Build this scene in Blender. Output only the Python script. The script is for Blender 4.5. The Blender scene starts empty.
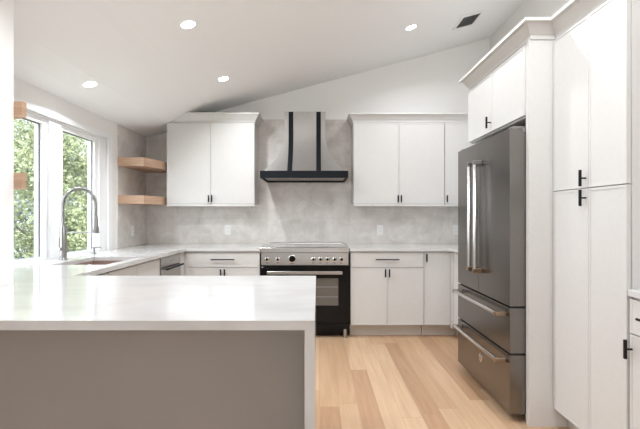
import bpy, bmesh, math, random
from mathutils import Vector, Matrix, noise
PI = math.pi
C = bpy.context.scene.collection
S = bpy.context.scene

# ------------------------------------------------------------------ camera
cam = bpy.data.cameras.new('camera')
cam.sensor_width = 36.0
cam.lens = 36.0 * 412 / 640
cam.shift_x = 2.3 / 640
cam.shift_y = 1.8 / 640
cam.clip_start = 0.05
co = bpy.data.objects.new('camera', cam); C.objects.link(co)
co.location = (0, 0, 1.24); co.rotation_euler = (PI/2, 0, 0)
S.camera = co

# ------------------------------------------------------------------ world
w = bpy.data.worlds.new('sky'); S.world = w; w.use_nodes = True
wn = w.node_tree; wn.nodes.clear()
wo = wn.nodes.new('ShaderNodeOutputWorld'); wb = wn.nodes.new('ShaderNodeBackground')
wb.inputs['Color'].default_value = (0.86, 0.93, 1.0, 1); wb.inputs['Strength'].default_value = 5.2
wn.links.new(wb.outputs[0], wo.inputs[0])

# ------------------------------------------------------------------ large lights: added fills out of view that brighten the room
def area(name, loc, rot, sx, sy, power, col):
    l = bpy.data.lights.new(name, 'AREA'); l.shape = 'RECTANGLE'; l.size = sx; l.size_y = sy
    l.energy = power; l.color = col
    o = bpy.data.objects.new(name, l); C.objects.link(o); o.location = loc; o.rotation_euler = rot
    return o
area('added_rear_fill', (0.0, -3.38, 1.55), (PI/2 + 0.7, 0, 0), 1.9, 1.0, 15, (1.0, 0.98, 0.96))  # added fill behind the camera, tilted up to lift the ceiling
area('added_side_fill', (-2.0, -1.3, 1.46), (PI/2, 0, -PI/2), 1.3, 1.0, 0.5, (0.95, 0.975, 1.0))  # weak added fill at the unseen side opening

SLOPE = math.atan(0.2685)
area('added_overhead_fill', (0.3, 1.2, 1.24 + 1.562 + 0.2685*0.3 - 0.03), (0, -SLOPE, 0), 1.9, 1.2, 19, (0.95, 0.98, 1.02))  # added soft fill from above, no visible source

S.view_settings.view_transform = 'Standard'
S.view_settings.look = 'None'
S.view_settings.exposure = 0.25
S.view_settings.gamma = 1.0
S.view_settings.use_curve_mapping = False

# ------------------------------------------------------------------ materials
def mat(name, col, rough=0.5, metal=0.0, coat=0.0, spec=None, emit=None, es=0.0):
    m = bpy.data.materials.new(name); m.use_nodes = True
    b = m.node_tree.nodes['Principled BSDF']
    b.inputs['Base Color'].default_value = (*col, 1); b.inputs['Roughness'].default_value = rough
    b.inputs['Metallic'].default_value = metal; b.inputs['Coat Weight'].default_value = coat
    if spec is not None: b.inputs['Specular IOR Level'].default_value = spec
    if emit: b.inputs['Emission Color'].default_value = (*emit, 1); b.inputs['Emission Strength'].default_value = es
    return m
def nodes(m): return m.node_tree.nodes, m.node_tree.links, m.node_tree.nodes['Principled BSDF']
def mottle(m, scale, c1, c2, detail=5, stretch=(1, 1, 1), lo=0.35, hi=0.65, rough_var=None, bump=0.0, coords='Position', dist=0.0):
    N, L, b = nodes(m)
    if coords == 'Position':
        src = N.new('ShaderNodeNewGeometry').outputs['Position']
    else:
        src = N.new('ShaderNodeTexCoord').outputs['Object']
    mp = N.new('ShaderNodeMapping'); mp.inputs['Scale'].default_value = stretch
    L.new(src, mp.inputs[0])
    t = N.new('ShaderNodeTexNoise'); t.inputs['Scale'].default_value = scale; t.inputs['Detail'].default_value = detail
    t.inputs['Distortion'].default_value = dist
    L.new(mp.outputs[0], t.inputs['Vector'])
    r = N.new('ShaderNodeValToRGB'); r.color_ramp.elements[0].position = lo; r.color_ramp.elements[1].position = hi
    r.color_ramp.elements[0].color = (*c1, 1); r.color_ramp.elements[1].color = (*c2, 1)
    L.new(t.outputs['Fac'], r.inputs[0]); L.new(r.outputs[0], b.inputs['Base Color'])
    if bump:
        bp = N.new('ShaderNodeBump'); bp.inputs['Strength'].default_value = bump; bp.inputs['Distance'].default_value = 0.002
        L.new(t.outputs['Fac'], bp.inputs['Height']); L.new(bp.outputs[0], b.inputs['Normal'])
    return r, t

M = {}
M['paint'] = mat('wall_paint', (0.80, 0.785, 0.765), 0.75); mottle(M['paint'], 60, (0.895, 0.88, 0.86), (0.905, 0.89, 0.87), bump=0.05)
M['ceiling'] = mat('ceiling_paint', (0.80, 0.785, 0.775), 0.8); mottle(M['ceiling'], 50, (0.925, 0.923, 0.92), (0.935, 0.933, 0.93), bump=0.04)
M['trim'] = mat('white_trim', (0.91, 0.91, 0.91), 0.4)
M['cab'] = mat('cabinet_paint', (0.84, 0.825, 0.80), 0.38); mottle(M['cab'], 40, (0.635, 0.622, 0.602), (0.65, 0.637, 0.617), bump=0.02, coords='Object')
M['toe'] = mat('toe_kick_paint', (0.62, 0.58, 0.52), 0.5)
M['black'] = mat('matte_black_metal', (0.012, 0.012, 0.013), 0.38, 0.6)
M['strap'] = mat('blackened_steel', (0.009, 0.011, 0.014), 0.5, 0.0, spec=0.12)
M['steel'] = mat('brushed_steel', (0.56, 0.54, 0.525), 0.3, 1.0); mottle(M['steel'], 30, (0.40, 0.385, 0.37), (0.46, 0.445, 0.43), stretch=(1, 1, 40), coords='Object')
M['hood_steel'] = mat('satin_hood_steel', (0.62, 0.60, 0.58), 0.42, 0.9); mottle(M['hood_steel'], 25, (0.38, 0.365, 0.35), (0.43, 0.412, 0.395), stretch=(1, 1, 30), coords='Object')
M['darksteel'] = mat('dark_stainless', (0.19, 0.18, 0.172), 0.27, 1.0); mottle(M['darksteel'], 20, (0.205, 0.192, 0.181), (0.24, 0.225, 0.212), stretch=(40, 40, 1), coords='Object')
M['chrome'] = mat('polished_chrome', (0.75, 0.74, 0.73), 0.14, 1.0)
M['nickel'] = mat('brushed_nickel', (0.34, 0.33, 0.325), 0.3, 1.0)
M['bronze'] = mat('warm_bracket_metal', (0.34, 0.25, 0.18), 0.3, 1.0)
M['blackglass'] = mat('black_oven_glass', (0.004, 0.0035, 0.0035), 0.12, 0.0, spec=0.18)
M['ovenglass'] = mat('oven_window_glass', (0.10, 0.088, 0.075), 0.12, 0.0, coat=0.5); 
M['cooktop'] = mat('ceramic_cooktop', (0.06, 0.055, 0.05), 0.1, 0.0, coat=1.0)
M['blackenamel'] = mat('black_enamel', (0.006, 0.0055, 0.0055), 0.4, spec=0.2)
M['rubber'] = mat('black_gasket', (0.01, 0.01, 0.01), 0.6)
M['plate'] = mat('white_plastic', (0.86, 0.855, 0.84), 0.35)
M['slot'] = mat('dark_slot', (0.12, 0.12, 0.12), 0.6)
M['sink'] = mat('taupe_composite_sink', (0.30, 0.205, 0.175), 0.45); mottle(M['sink'], 300, (0.27, 0.18, 0.155), (0.36, 0.255, 0.22))
M['panel'] = mat('taupe_panel_paint', (0.34, 0.31, 0.285), 0.55); mottle(M['panel'], 3, (0.345, 0.312, 0.284), (0.36, 0.325, 0.296), bump=0.02)
M['grille'] = mat('vent_grey', (0.32, 0.32, 0.32), 0.5)
M['lens'] = mat('lit_lens', (1, 1, 1), 0.5, emit=(1.0, 0.97, 0.92), es=14.0)
M['leaf1'] = mat('yellow_green_leaves', (0.22, 0.27, 0.07), 0.5)
M['leaf2'] = mat('mid_green_leaves', (0.10, 0.16, 0.06), 0.5)
M['leaf3'] = mat('grey_green_leaves', (0.17, 0.22, 0.14), 0.5)
for k, (a, b_) in {'leaf1': ((0.15, 0.18, 0.08), (0.42, 0.44, 0.24)), 'leaf2': ((0.07, 0.095, 0.065), (0.22, 0.25, 0.18)), 'leaf3': ((0.19, 0.22, 0.21), (0.50, 0.53, 0.50))}.items():
    mottle(M[k], 2.5, a, b_)
M['bark'] = mat('tree_bark', (0.12, 0.095, 0.075), 0.9); mottle(M['bark'], 12, (0.07, 0.055, 0.045), (0.2, 0.165, 0.13), stretch=(1, 1, 0.2), bump=0.4)
M['lawn'] = mat('lawn_ground', (0.2, 0.24, 0.12), 0.95); mottle(M['lawn'], 4, (0.16, 0.19, 0.09), (0.34, 0.35, 0.22))
M['pale'] = mat('pale_masonry', (0.55, 0.58, 0.6), 0.9); mottle(M['pale'], 5, (0.48, 0.51, 0.54), (0.66, 0.69, 0.71))

# quartz
M['quartz'] = mat('white_quartz', (0.83, 0.825, 0.815), 0.16, coat=0.35)
r, t = mottle(M['quartz'], 2.2, (0.585, 0.575, 0.563), (0.64, 0.633, 0.623), detail=9, stretch=(1.0, 2.6, 1), lo=0.38, hi=0.58, dist=0.6)

# oak
def oak(name, rot, c1, c2):
    m = mat(name, c1, 0.45)
    N, L, b = nodes(m)
    tc = N.new('ShaderNodeTexCoord'); mp = N.new('ShaderNodeMapping'); mp.inputs['Scale'].default_value = rot
    L.new(tc.outputs['Object'], mp.inputs[0])
    t = N.new('ShaderNodeTexNoise'); t.inputs['Scale'].default_value = 5; t.inputs['Detail'].default_value = 8; t.inputs['Distortion'].default_value = 0.4
    L.new(mp.outputs[0], t.inputs['Vector'])
    r = N.new('ShaderNodeValToRGB'); r.color_ramp.elements[0].position = 0.3; r.color_ramp.elements[1].position = 0.7
    r.color_ramp.elements[0].color = (*c1, 1); r.color_ramp.elements[1].color = (*c2, 1)
    L.new(t.outputs['Fac'], r.inputs[0]); L.new(r.outputs[0], b.inputs['Base Color'])
    return m
M['oak'] = oak('oak_shelf', (1.2, 1.2, 22), (0.40, 0.245, 0.155), (0.54, 0.36, 0.245))

# floor planks running away from the camera
def floor_mat():
    m = mat('light_oak_planks', (0.7, 0.5, 0.33), 0.36, spec=0.45)
    N, L, b = nodes(m)
    g = N.new('ShaderNodeNewGeometry'); sp = N.new('ShaderNodeSeparateXYZ'); L.new(g.outputs['Position'], sp.inputs[0])
    W = 0.127; LEN = 1.45
    def mth(op, a, bb=None):
        n = N.new('ShaderNodeMath'); n.operation = op
        for i, v in enumerate((a, bb)):
            if v is None: continue
            if isinstance(v, (int, float)): n.inputs[i].default_value = v
            else: L.new(v, n.inputs[i])
        return n.outputs[0]
    fx = mth('DIVIDE', mth('ADD', sp.outputs['X'], 10.02), W); row = mth('FLOOR', fx)
    wn1 = N.new('ShaderNodeTexWhiteNoise'); wn1.noise_dimensions = '1D'; L.new(row, wn1.inputs['W'])
    fy = mth('ADD', mth('DIVIDE', sp.outputs['Y'], LEN), mth('MULTIPLY', wn1.outputs['Value'], 7.3)); pl = mth('FLOOR', fy)
    cb = N.new('ShaderNodeCombineXYZ'); L.new(row, cb.inputs[0]); L.new(pl, cb.inputs[1])
    wn2 = N.new('ShaderNodeTexWhiteNoise'); wn2.noise_dimensions = '2D'; L.new(cb.outputs[0], wn2.inputs['Vector'])
    ramp = N.new('ShaderNodeValToRGB'); e = ramp.color_ramp.elements
    e[0].position = 0.0; e[0].color = (0.42, 0.25, 0.145, 1); e[1].position = 1.0; e[1].color = (0.61, 0.42, 0.268, 1)
    x = e.new(0.15); x.color = (0.485, 0.30, 0.176, 1); x = e.new(0.6); x.color = (0.555, 0.365, 0.226, 1)
    L.new(wn2.outputs['Value'], ramp.inputs[0])
    # grain
    cg = N.new('ShaderNodeCombineXYZ'); L.new(mth('MULTIPLY', sp.outputs['X'], 26), cg.inputs[0]); L.new(mth('MULTIPLY', sp.outputs['Y'], 1.6), cg.inputs[1])
    L.new(mth('MULTIPLY', wn2.outputs['Value'], 40), cg.inputs[2])
    t = N.new('ShaderNodeTexNoise'); t.inputs['Scale'].default_value = 1.0; t.inputs['Detail'].default_value = 6; t.inputs['Distortion'].default_value = 0.8
    L.new(cg.outputs[0], t.inputs['Vector'])
    gr = N.new('ShaderNodeValToRGB'); gr.color_ramp.elements[0].position = 0.3; gr.color_ramp.elements[1].position = 0.65
    gr.color_ramp.elements[0].color = (0.80, 0.76, 0.72, 1); gr.color_ramp.elements[1].color = (1, 1, 1, 1)
    L.new(t.outputs['Fac'], gr.inputs[0])
    mx = N.new('ShaderNodeMix'); mx.data_type = 'RGBA'; mx.blend_type = 'MULTIPLY'; mx.inputs['Factor'].default_value = 0.75
    L.new(ramp.outputs[0], mx.inputs['A']); L.new(gr.outputs[0], mx.inputs['B'])
    # joints
    jx = mth('FRACT', fx); jy = mth('FRACT', fy)
    ex = mth('LESS_THAN', mth('MINIMUM', jx, mth('SUBTRACT', 1, jx)), 0.010)
    ey = mth('LESS_THAN', mth('MINIMUM', jy, mth('SUBTRACT', 1, jy)), 0.0012)
    j = mth('MAXIMUM', ex, ey)
    mx2 = N.new('ShaderNodeMix'); mx2.data_type = 'RGBA'; mx2.blend_type = 'MIX'
    L.new(mth('MULTIPLY', j, 0.55), mx2.inputs['Factor']); L.new(mx.outputs['Result'], mx2.inputs['A']); mx2.inputs['B'].default_value = (0.30, 0.18, 0.10, 1)
    L.new(mx2.outputs['Result'], b.inputs['Base Color'])
    return m
M['floor'] = floor_mat()

def tile_mat():
    m = mat('concrete_look_tile', (0.55, 0.52, 0.49), 0.42)
    N, L, b = nodes(m)
    g = N.new('ShaderNodeNewGeometry')
    sp = N.new('ShaderNodeSeparateXYZ'); L.new(g.outputs['Position'], sp.inputs[0])
    ad = N.new('ShaderNodeMath'); ad.operation = 'ADD'; L.new(sp.outputs['X'], ad.inputs[0]); L.new(sp.outputs['Y'], ad.inputs[1])
    cb = N.new('ShaderNodeCombineXYZ'); L.new(ad.outputs[0], cb.inputs[0]); L.new(sp.outputs['Z'], cb.inputs[1])
    t1 = N.new('ShaderNodeTexNoise'); t1.inputs["Scale"].default_value = 6.0; t1.inputs['Detail'].default_value = 8; t1.inputs['Roughness'].default_value = 0.62; t1.inputs['Distortion'].default_value = 0.5
    L.new(g.outputs['Position'], t1.inputs['Vector'])
    r = N.new('ShaderNodeValToRGB'); r.color_ramp.elements[0].position = 0.32; r.color_ramp.elements[1].position = 0.7
    r.color_ramp.elements[0].color = (0.60, 0.56, 0.52, 1); r.color_ramp.elements[1].color = (0.84, 0.795, 0.755, 1)
    L.new(t1.outputs['Fac'], r.inputs[0])
    bt = N.new('ShaderNodeTexBrick'); bt.inputs['Scale'].default_value = 1.0; bt.inputs['Brick Width'].default_value = 0.61; bt.inputs['Row Height'].default_value = 0.305
    bt.inputs['Mortar Size'].default_value = 0.0018; bt.inputs['Mortar Smooth'].default_value = 0.2; bt.inputs['Bias'].default_value = 0
    bt.inputs['Color1'].default_value = (0.95, 0.95, 0.95, 1); bt.inputs['Color2'].default_value = (1, 1, 1, 1); bt.inputs['Mortar'].default_value = (0.86, 0.85, 0.84, 1)
    L.new(cb.outputs[0], bt.inputs['Vector'])
    mx = N.new('ShaderNodeMix'); mx.data_type = 'RGBA'; mx.blend_type = 'MULTIPLY'; mx.inputs['Factor'].default_value = 1
    L.new(r.outputs[0], mx.inputs['A']); L.new(bt.outputs['Color'], mx.inputs['B']); L.new(mx.outputs['Result'], b.inputs['Base Color'])
    return m
M['tile'] = tile_mat()

def glass_mat():
    m = bpy.data.materials.new('window_glass'); m.use_nodes = True
    N, L = m.node_tree.nodes, m.node_tree.links; N.clear()
    o = N.new('ShaderNodeOutputMaterial'); mx = N.new('ShaderNodeMixShader'); tr = N.new('ShaderNodeBsdfTransparent'); gl = N.new('ShaderNodeBsdfGlossy')
    gl.inputs['Roughness'].default_value = 0.02; tr.inputs['Color'].default_value = (0.96, 0.98, 0.98, 1)
    lw = N.new('ShaderNodeLayerWeight'); pw = N.new('ShaderNodeMath'); pw.operation = 'POWER'; pw.inputs[1].default_value = 5
    ma = N.new('ShaderNodeMath'); ma.operation = 'MULTIPLY_ADD'; ma.inputs[1].default_value = 0.92; ma.inputs[2].default_value = 0.04
    L.new(lw.outputs['Facing'], pw.inputs[0]); L.new(pw.outputs[0], ma.inputs[0]); L.new(ma.outputs[0], mx.inputs[0]); L.new(tr.outputs[0], mx.inputs[1]); L.new(gl.outputs[0], mx.inputs[2]); L.new(mx.outputs[0], o.inputs[0])
    return m
M['glass'] = glass_mat()

# ------------------------------------------------------------------ mesh helpers
def bx(bm, x0, x1, y0, y1, z0, z1, bev=0.0, seg=1):
    vs = [bm.verts.new(v) for v in ((x0,y0,z0),(x1,y0,z0),(x1,y1,z0),(x0,y1,z0),(x0,y0,z1),(x1,y0,z1),(x1,y1,z1),(x0,y1,z1))]
    fs = [bm.faces.new([vs[i] for i in f]) for f in ((0,3,2,1),(4,5,6,7),(0,1,5,4),(1,2,6,5),(2,3,7,6),(3,0,4,7))]
    if bev:
        es = list({e for f in fs for e in f.edges})
        bmesh.ops.bevel(bm, geom=es, offset=bev, segments=seg, affect='EDGES', profile=0.5)
def box(*a, **k):
    bm = bmesh.new(); bx(bm, *a, **k); return bm
def prism(bm, pts, axis, a0, a1):
    """polygon pts (u,v) extruded along axis; X:(y,z) Y:(x,z) Z:(x,y)"""
    def P(u, v, a): return {'X': (a, u, v), 'Y': (u, a, v), 'Z': (u, v, a)}[axis]
    A = [bm.verts.new(P(u, v, a0)) for u, v in pts]; B = [bm.verts.new(P(u, v, a1)) for u, v in pts]
    n = len(pts)
    bm.faces.new(A); bm.faces.new(B[::-1])
    for i in range(n): bm.faces.new((A[i], B[i], B[(i+1) % n], A[(i+1) % n]))
def grid_solid(bm, us, vs, filled, axis, a0, a1):
    def P(u, v, a): return {'X': (a, u, v), 'Y': (u, a, v), 'Z': (u, v, a)}[axis]
    cache = {}
    def V(i, j, k):
        if (i, j, k) not in cache: cache[(i, j, k)] = bm.verts.new(P(us[i], vs[j], (a0, a1)[k]))
        return cache[(i, j, k)]
    nu, nv = len(us)-1, len(vs)-1
    F = lambda i, j: 0 <= i < nu and 0 <= j < nv and filled(i, j)
    for i in range(nu):
        for j in range(nv):
            if not F(i, j): continue
            bm.faces.new((V(i,j,0), V(i,j+1,0), V(i+1,j+1,0), V(i+1,j,0)))
            bm.faces.new((V(i,j,1), V(i+1,j,1), V(i+1,j+1,1), V(i,j+1,1)))
            if not F(i-1, j): bm.faces.new((V(i,j,0), V(i,j,1), V(i,j+1,1), V(i,j+1,0)))
            if not F(i+1, j): bm.faces.new((V(i+1,j,0), V(i+1,j+1,0), V(i+1,j+1,1), V(i+1,j,1)))
            if not F(i, j-1): bm.faces.new((V(i,j,0), V(i+1,j,0), V(i+1,j,1), V(i,j,1)))
            if not F(i, j+1): bm.faces.new((V(i,j+1,0), V(i,j+1,1), V(i+1,j+1,1), V(i+1,j+1,0)))
def tube(bm, pts, r, n=12, cap=True):
    pts = [Vector(p) for p in pts]; rings = []
    rs = r if isinstance(r, (list, tuple)) else [r]*len(pts)
    ref = None
    for i, p in enumerate(pts):
        d = (pts[min(i+1, len(pts)-1)] - pts[max(i-1, 0)]).normalized()
        if ref is None:
            ref = Vector((0,0,1)) if abs(d.z) < 0.9 else Vector((0,1,0))
        u = (ref - d*ref.dot(d)).normalized(); v = d.cross(u); ref = u
        rings.append([bm.verts.new(p + (u*math.cos(2*PI*k/n) + v*math.sin(2*PI*k/n))*rs[i]) for k in range(n)])
    for a, b in zip(rings, rings[1:]):
        for k in range(n): bm.faces.new((a[k], a[(k+1) % n], b[(k+1) % n], b[k]))
    if cap: bm.faces.new(rings[0][::-1]); bm.faces.new(rings[-1])
def lathe(bm, prof, c, axis='Z', n=28):
    """prof (r, h) about axis through c"""
    rings = []
    for r, h in prof:
        ring = []
        for k in range(n):
            a = 2*PI*k/n; u, v = r*math.cos(a), r*math.sin(a)
            p = {'Z': (u, v, h), 'Y': (u, h, v), 'X': (h, u, v)}[axis]
            ring.append(bm.verts.new(Vector(c) + Vector(p)))
        rings.append(ring)
    for a, b in zip(rings, rings[1:]):
        for k in range(n): bm.faces.new((a[k], a[(k+1) % n], b[(k+1) % n], b[k]))
    bm.faces.new(rings[0][::-1]); bm.faces.new(rings[-1])

def obj(name, bm, m, parent=None, smooth=False, origin=None):
    bmesh.ops.remove_doubles(bm, verts=bm.verts, dist=1e-6)
    bmesh.ops.recalc_face_normals(bm, faces=bm.faces)
    o = bpy.data.objects.new(name, None) if False else None
    if parent is not None:
        root = parent
        while root.parent: root = root.parent
        off = Vector(root.location)
    else:
        off = Vector(origin) if origin else Vector((0, 0, 0))
    bmesh.ops.translate(bm, verts=bm.verts, vec=-off)
    me = bpy.data.meshes.new(name); bm.to_mesh(me); bm.free()
    if smooth:
        me.polygons.foreach_set('use_smooth', [True]*len(me.polygons))
        me.set_sharp_from_angle(angle=math.radians(40))
    me.materials.append(M[m] if isinstance(m, str) else m)
    o = bpy.data.objects.new(name, me); C.objects.link(o)
    if parent is not None: o.parent = parent
    else: o.location = off
    return o
def thing(name, label, cat, loc, group=None):
    o = bpy.data.objects.new(name, None); o.empty_display_size = 0.1; C.objects.link(o); o.location = loc
    o['label'] = label; o['category'] = cat
    if group: o['group'] = group
    return o
def tag(o, label, cat, group=None):
    o['label'] = label; o['category'] = cat
    if group: o['group'] = group
    return o
def struct(name, bm, m, parent=None):
    o = obj(name, bm, m, parent)
    if parent is None: o['kind'] = 'structure'
    return o

# ------------------------------------------------------------------ key dimensions
XL, XR, YB, YF = -2.034, 2.034, 4.87, -3.5      # left, right, far and rear wall
CT = 0.914                                       # worktop height
def ceil_h(x):
    base = 1.24 + 1.562 + 0.2685*x
    dip = [(-2.034, 0.081), (-1.85, 0.090), (-1.665, 0.086), (-1.456, 0.043), (-1.30, 0.012), (-1.20, 0.0)]
    if x < -1.20:
        for (a, p), (b, q) in zip(dip, dip[1:]):
            if x <= b:
                base -= p + (q-p)*(x-a)/(b-a); break
    return base

# ------------------------------------------------------------------ structure
struct('floor', box(XL-0.2, XR+0.2, YF-0.2, YB+0.2, -0.1, 0), 'floor')
bm = bmesh.new()
xs = [XL-0.2, XL] + [-1.94, -1.85, -1.76, -1.665, -1.56, -1.456, -1.38, -1.30, -1.20] + [XR, XR+0.2]
pts = [(x, ceil_h(max(x, XL))) for x in xs]
prism(bm, pts + [(XR+0.2, 3.75), (XL-0.2, 3.75)], 'Y', YF-0.2, YB+0.2)
struct('ceiling', bm, 'ceiling')
# far wall
bm = bmesh.new(); prism(bm, [(XL-0.2, 0)] + [(XR+0.2, 0), (XR+0.2, ceil_h(XR)+.05)] + [(x, ceil_h(max(x, XL))+0.01) for x in xs[::-1][1:]], 'Y', YB, YB+0.2)
struct('wall_back', bm, 'paint')
bm = box(XR, XR+0.2, YF-0.2, YB, 0, ceil_h(XR)+0.03); struct('wall_right', bm, 'paint')
# left wall: window over the sink, added unseen side opening nearer
WY0, WY1, WZ0, WZ1 = 2.43, 3.99, CT-0.03, 2.0
bm = bmesh.new()
us = [YF-0.2, -2.0, -0.6, WY0, WY1, YB]; vs = [0, 0.9, WZ0, WZ1, 2.0001+0.03, 2.2]
def fl(i, j):
    if i == 3 and j == 2: return False
    if i == 1 and j in (1, 2): return False
    return True
grid_solid(bm, us, vs, fl, 'X', XL-0.18, XL); struct('wall_left', bm, 'paint')
# rear wall behind the camera with an opening added to let light in
bm = bmesh.new()
grid_solid(bm, [XL-0.2, -1.0, 1.0, XR+0.2], [0, 1.2, 2.1, 2.8], lambda i, j: not (i == 1 and j == 1), 'Y', YF-0.18, YF)
prism(bm, [(XL-0.2, 2.8), (XR+0.2, 2.8), (XR+0.2, ceil_h(XR)+0.04), (XL+2.05, 2.82)], 'Y', YF-0.18, YF)
struct('wall_rear', bm, 'paint')
# wall stub at the left end of the peninsula
struct('wall_stub', box(XL, -1.475, 1.27, 1.999, 0, 2.34), 'paint')
# backsplash tile
bm = bmesh.new()
tp = [(XL, CT)] + [(XR, CT), (XR, 2.382), (-1.30, 2.382)] + [(x, min(2.382, ceil_h(x)-0.003)) for x in (-1.456, -1.56, -1.665, -1.76, -1.85, -1.94, XL+0.001)]
prism(bm, tp, 'Y', YB-0.010, YB-0.0005); struct('trim_1', bm, 'tile')
struct('trim_2', box(XL+0.0005, XL+0.010, 4.17, YB-0.0105, CT+0.001, ceil_h(XL)-0.004), 'tile')
struct('baseboard_right', box(XR-0.014, XR, YF, 1.2, 0, 0.12), 'trim')
# window over the sink
def sash_window(name, y0, y1, ylist, z0, z1):
    fx0, fx1 = XL-0.11, XL-0.012
    bm = bmesh.new()
    # outer frame and mullion
    cuts = [y0] + [v for p in ylist for v in (p[0]-0.05, p[1]+0.05)] + [y1]
    grid_solid(bm, cuts, [z0, CT+0.008, z1-0.02, z1], lambda i, j: not (j == 1 and i % 2 == 1), 'X', fx0, fx1)
    w_ = struct(name, bm, 'trim'); w_['kind'] = 'structure'
    for (a, b) in ylist:
        bm = bmesh.new()
        grid_solid(bm, [a-0.048, a, b, b+0.048], [CT+0.009, CT+0.022, 1.937, z1-0.021], lambda i, j: not (i == 1 and j == 1), 'X', XL-0.095, XL-0.03)
        s_ = obj('sash', bm, 'trim', w_)
        obj('pane', box(XL-0.065, XL-0.061, a-0.004, b+0.004, CT+0.018, 1.941), 'glass', s_)
        bm = bmesh.new()
        grid_solid(bm, [a-0.002, a+0.007, b-0.007, b+0.002], [CT+0.02, CT+0.026, 1.930, 1.939], lambda i, j: not (i == 1 and j == 1), 'X', XL-0.060, XL-0.052)
        obj('gasket', bm, 'slot', s_)
    return w_
win = sash_window('window_1', WY0, WY1, [(2.61, 3.093), (3.335, 3.813)], WZ0, WZ1)
bm = bmesh.new()
grid_solid(bm, [WY0-0.055, WY0+0.01, WY1-0.01, WY1+0.06], [CT+0.001, WZ1-0.01, WZ1+0.035], lambda i, j: not (i == 1 and j == 0), 'X', XL, XL+0.016)
struct('trim_3', bm, 'trim')
# two added windows, out of view, that let in more sky light
bm = bmesh.new(); grid_solid(bm, [-2.0, -1.94, -1.33, -1.27, -0.66, -0.6], [0.9, 0.96, WZ1-0.03, WZ1+0.03], lambda i, j: not (j == 1 and i in (1, 3)), 'X', XL-0.12, XL-0.04)
struct('added_window_side', bm, 'trim')
bm = bmesh.new(); grid_solid(bm, [-1.0, -0.94, -0.03, 0.03, 0.94, 1.0], [1.2, 1.26, 2.04, 2.1], lambda i, j: not (j == 1 and i in (1, 3)), 'Y', YF-0.12, YF-0.04)
struct('added_window_rear', bm, 'trim')

# added skylight frame around the overhead fill lamp, out of view
bm = bmesh.new(); grid_solid(bm, [-1.03, -0.96, 0.96, 1.03], [-0.68, -0.61, 0.61, 0.68], lambda i, j: not (i == 1 and j == 1), 'Z', -0.03, 0.0)
bmesh.ops.rotate(bm, verts=bm.verts, cent=(0, 0, 0), matrix=Matrix.Rotation(-SLOPE, 3, 'Y')); bmesh.ops.translate(bm, verts=bm.verts, vec=(0.3, 1.2, ceil_h(0.3)))
struct('added_skylight_frame', bm, 'trim')
# ------------------------------------------------------------------ cabinet helpers
def panel_front(face, a0, a1, z0, z1, pos, th=0.02, rail=0.012, rec=0.0025):
    """slim shaker front. face: 'F' faces -Y at y=pos (front), 'L' faces -X at x=pos, 'R' faces +X at x=pos"""
    bm = bmesh.new()
    sgn = {'F': 1, 'L': 1, 'R': -1}[face]; axis = 'Y' if face == 'F' else 'X'
    grid_solid(bm, [a0, a0+rail, a1-rail, a1], [z0, z0+rail, z1-rail, z1], lambda i, j: not (i == 1 and j == 1), axis, pos, pos+sgn*th)
    if axis == 'Y': bx(bm, a0+rail, a1-rail, pos+rec, pos+th, z0+rail, z1-rail)
    else:
        p, q = sorted((pos+sgn*rec, pos+sgn*th)); bx(bm, p, q, a0+rail, a1-rail, z0+rail, z1-rail)
    return bm
def t_pull(face, a, z, pos, parent, ln=0.082, name='handle'):
    bm = bmesh.new(); s = {'F': -1, 'L': -1, 'R': 1}[face]
    d = 0.030
    if face == 'F':
        bx(bm, a-0.007, a+0.007, pos+s*d-0.005, pos+s*d+0.005, z-ln/2, z+ln/2, bev=0.0015)
        tube(bm, [(a, pos+0.0005, z), (a, pos+s*d, z)], 0.0045, 10)
    else:
        bx(bm, pos+s*d-0.006, pos+s*d+0.006, a-0.006, a+0.006, z-ln/2, z+ln/2, bev=0.0015)
        tube(bm, [(pos-s*0.0005, a, z), (pos+s*d, a, z)], 0.0045, 10)
    return obj(name, bm, 'black', parent)
def bar_pull(face, a, z, pos, parent, ln=0.24):
    bm = bmesh.new(); s = {'F': -1, 'L': -1, 'R': 1}[face]; d = 0.03
    if face == 'F':
        tube(bm, [(a-ln/2, pos+s*d, z), (a+ln/2, pos+s*d, z)], 0.006, 10)
        for q in (-1, 1): tube(bm, [(a+q*ln*0.33, pos+0.0005, z), (a+q*ln*0.33, pos+s*d, z)], 0.0045, 8)
    else:
        tube(bm, [(pos+s*d, a-ln/2, z), (pos+s*d, a+ln/2, z)], 0.006, 10)
        for q in (-1, 1): tube(bm, [(pos-s*0.0005, a+q*ln*0.33, z), (pos+s*d, a+q*ln*0.33, z)], 0.0045, 8)
    return obj('handle', bm, 'black', parent, smooth=True)
G = 0.0015
UC = CT-0.03                                     # underside of worktops

# ---- far run base cabinets (fronts at y = 4.21)
FY = 4.21
def base_far(label, x0, x1, doors, drawer, handle_sides):
    t = thing('base_cabinet', label, 'cabinet', ((x0+x1)/2, 4.55, 0), None)
    obj('body', box(x0+0.0005, x1-0.0005, FY+0.0205, YB-0.012, 0.12, UC-0.001), 'cab', t)
    obj('toe_kick', box(x0+0.0005, x1-0.0005, FY+0.10, FY+0.115, 0, 0.12), 'toe', t)
    ztop = UC-0.012; zd = ztop
    if drawer:
        d = obj('drawer', panel_front('F', x0+G, x1-G, 0.722, ztop, FY), 'cab', t); bar_pull('F', (x0+x1)/2, 0.80, FY, d); zd = 0.716
    n = len(doors)-1
    for i in range(n):
        a, b = doors[i], doors[i+1]
        d = obj('door', panel_front('F', a+G, b-G, 0.131, zd, FY), 'cab', t)
        hs = handle_sides[i]
        t_pull('F', a+0.02 if hs < 0 else b-0.02, zd-0.055, FY, d)
    return t
base_far('white base cabinet with wide drawer, left of the range', -1.34, -0.592, [-1.34, -0.966, -0.592], True, [1, -1])
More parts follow.
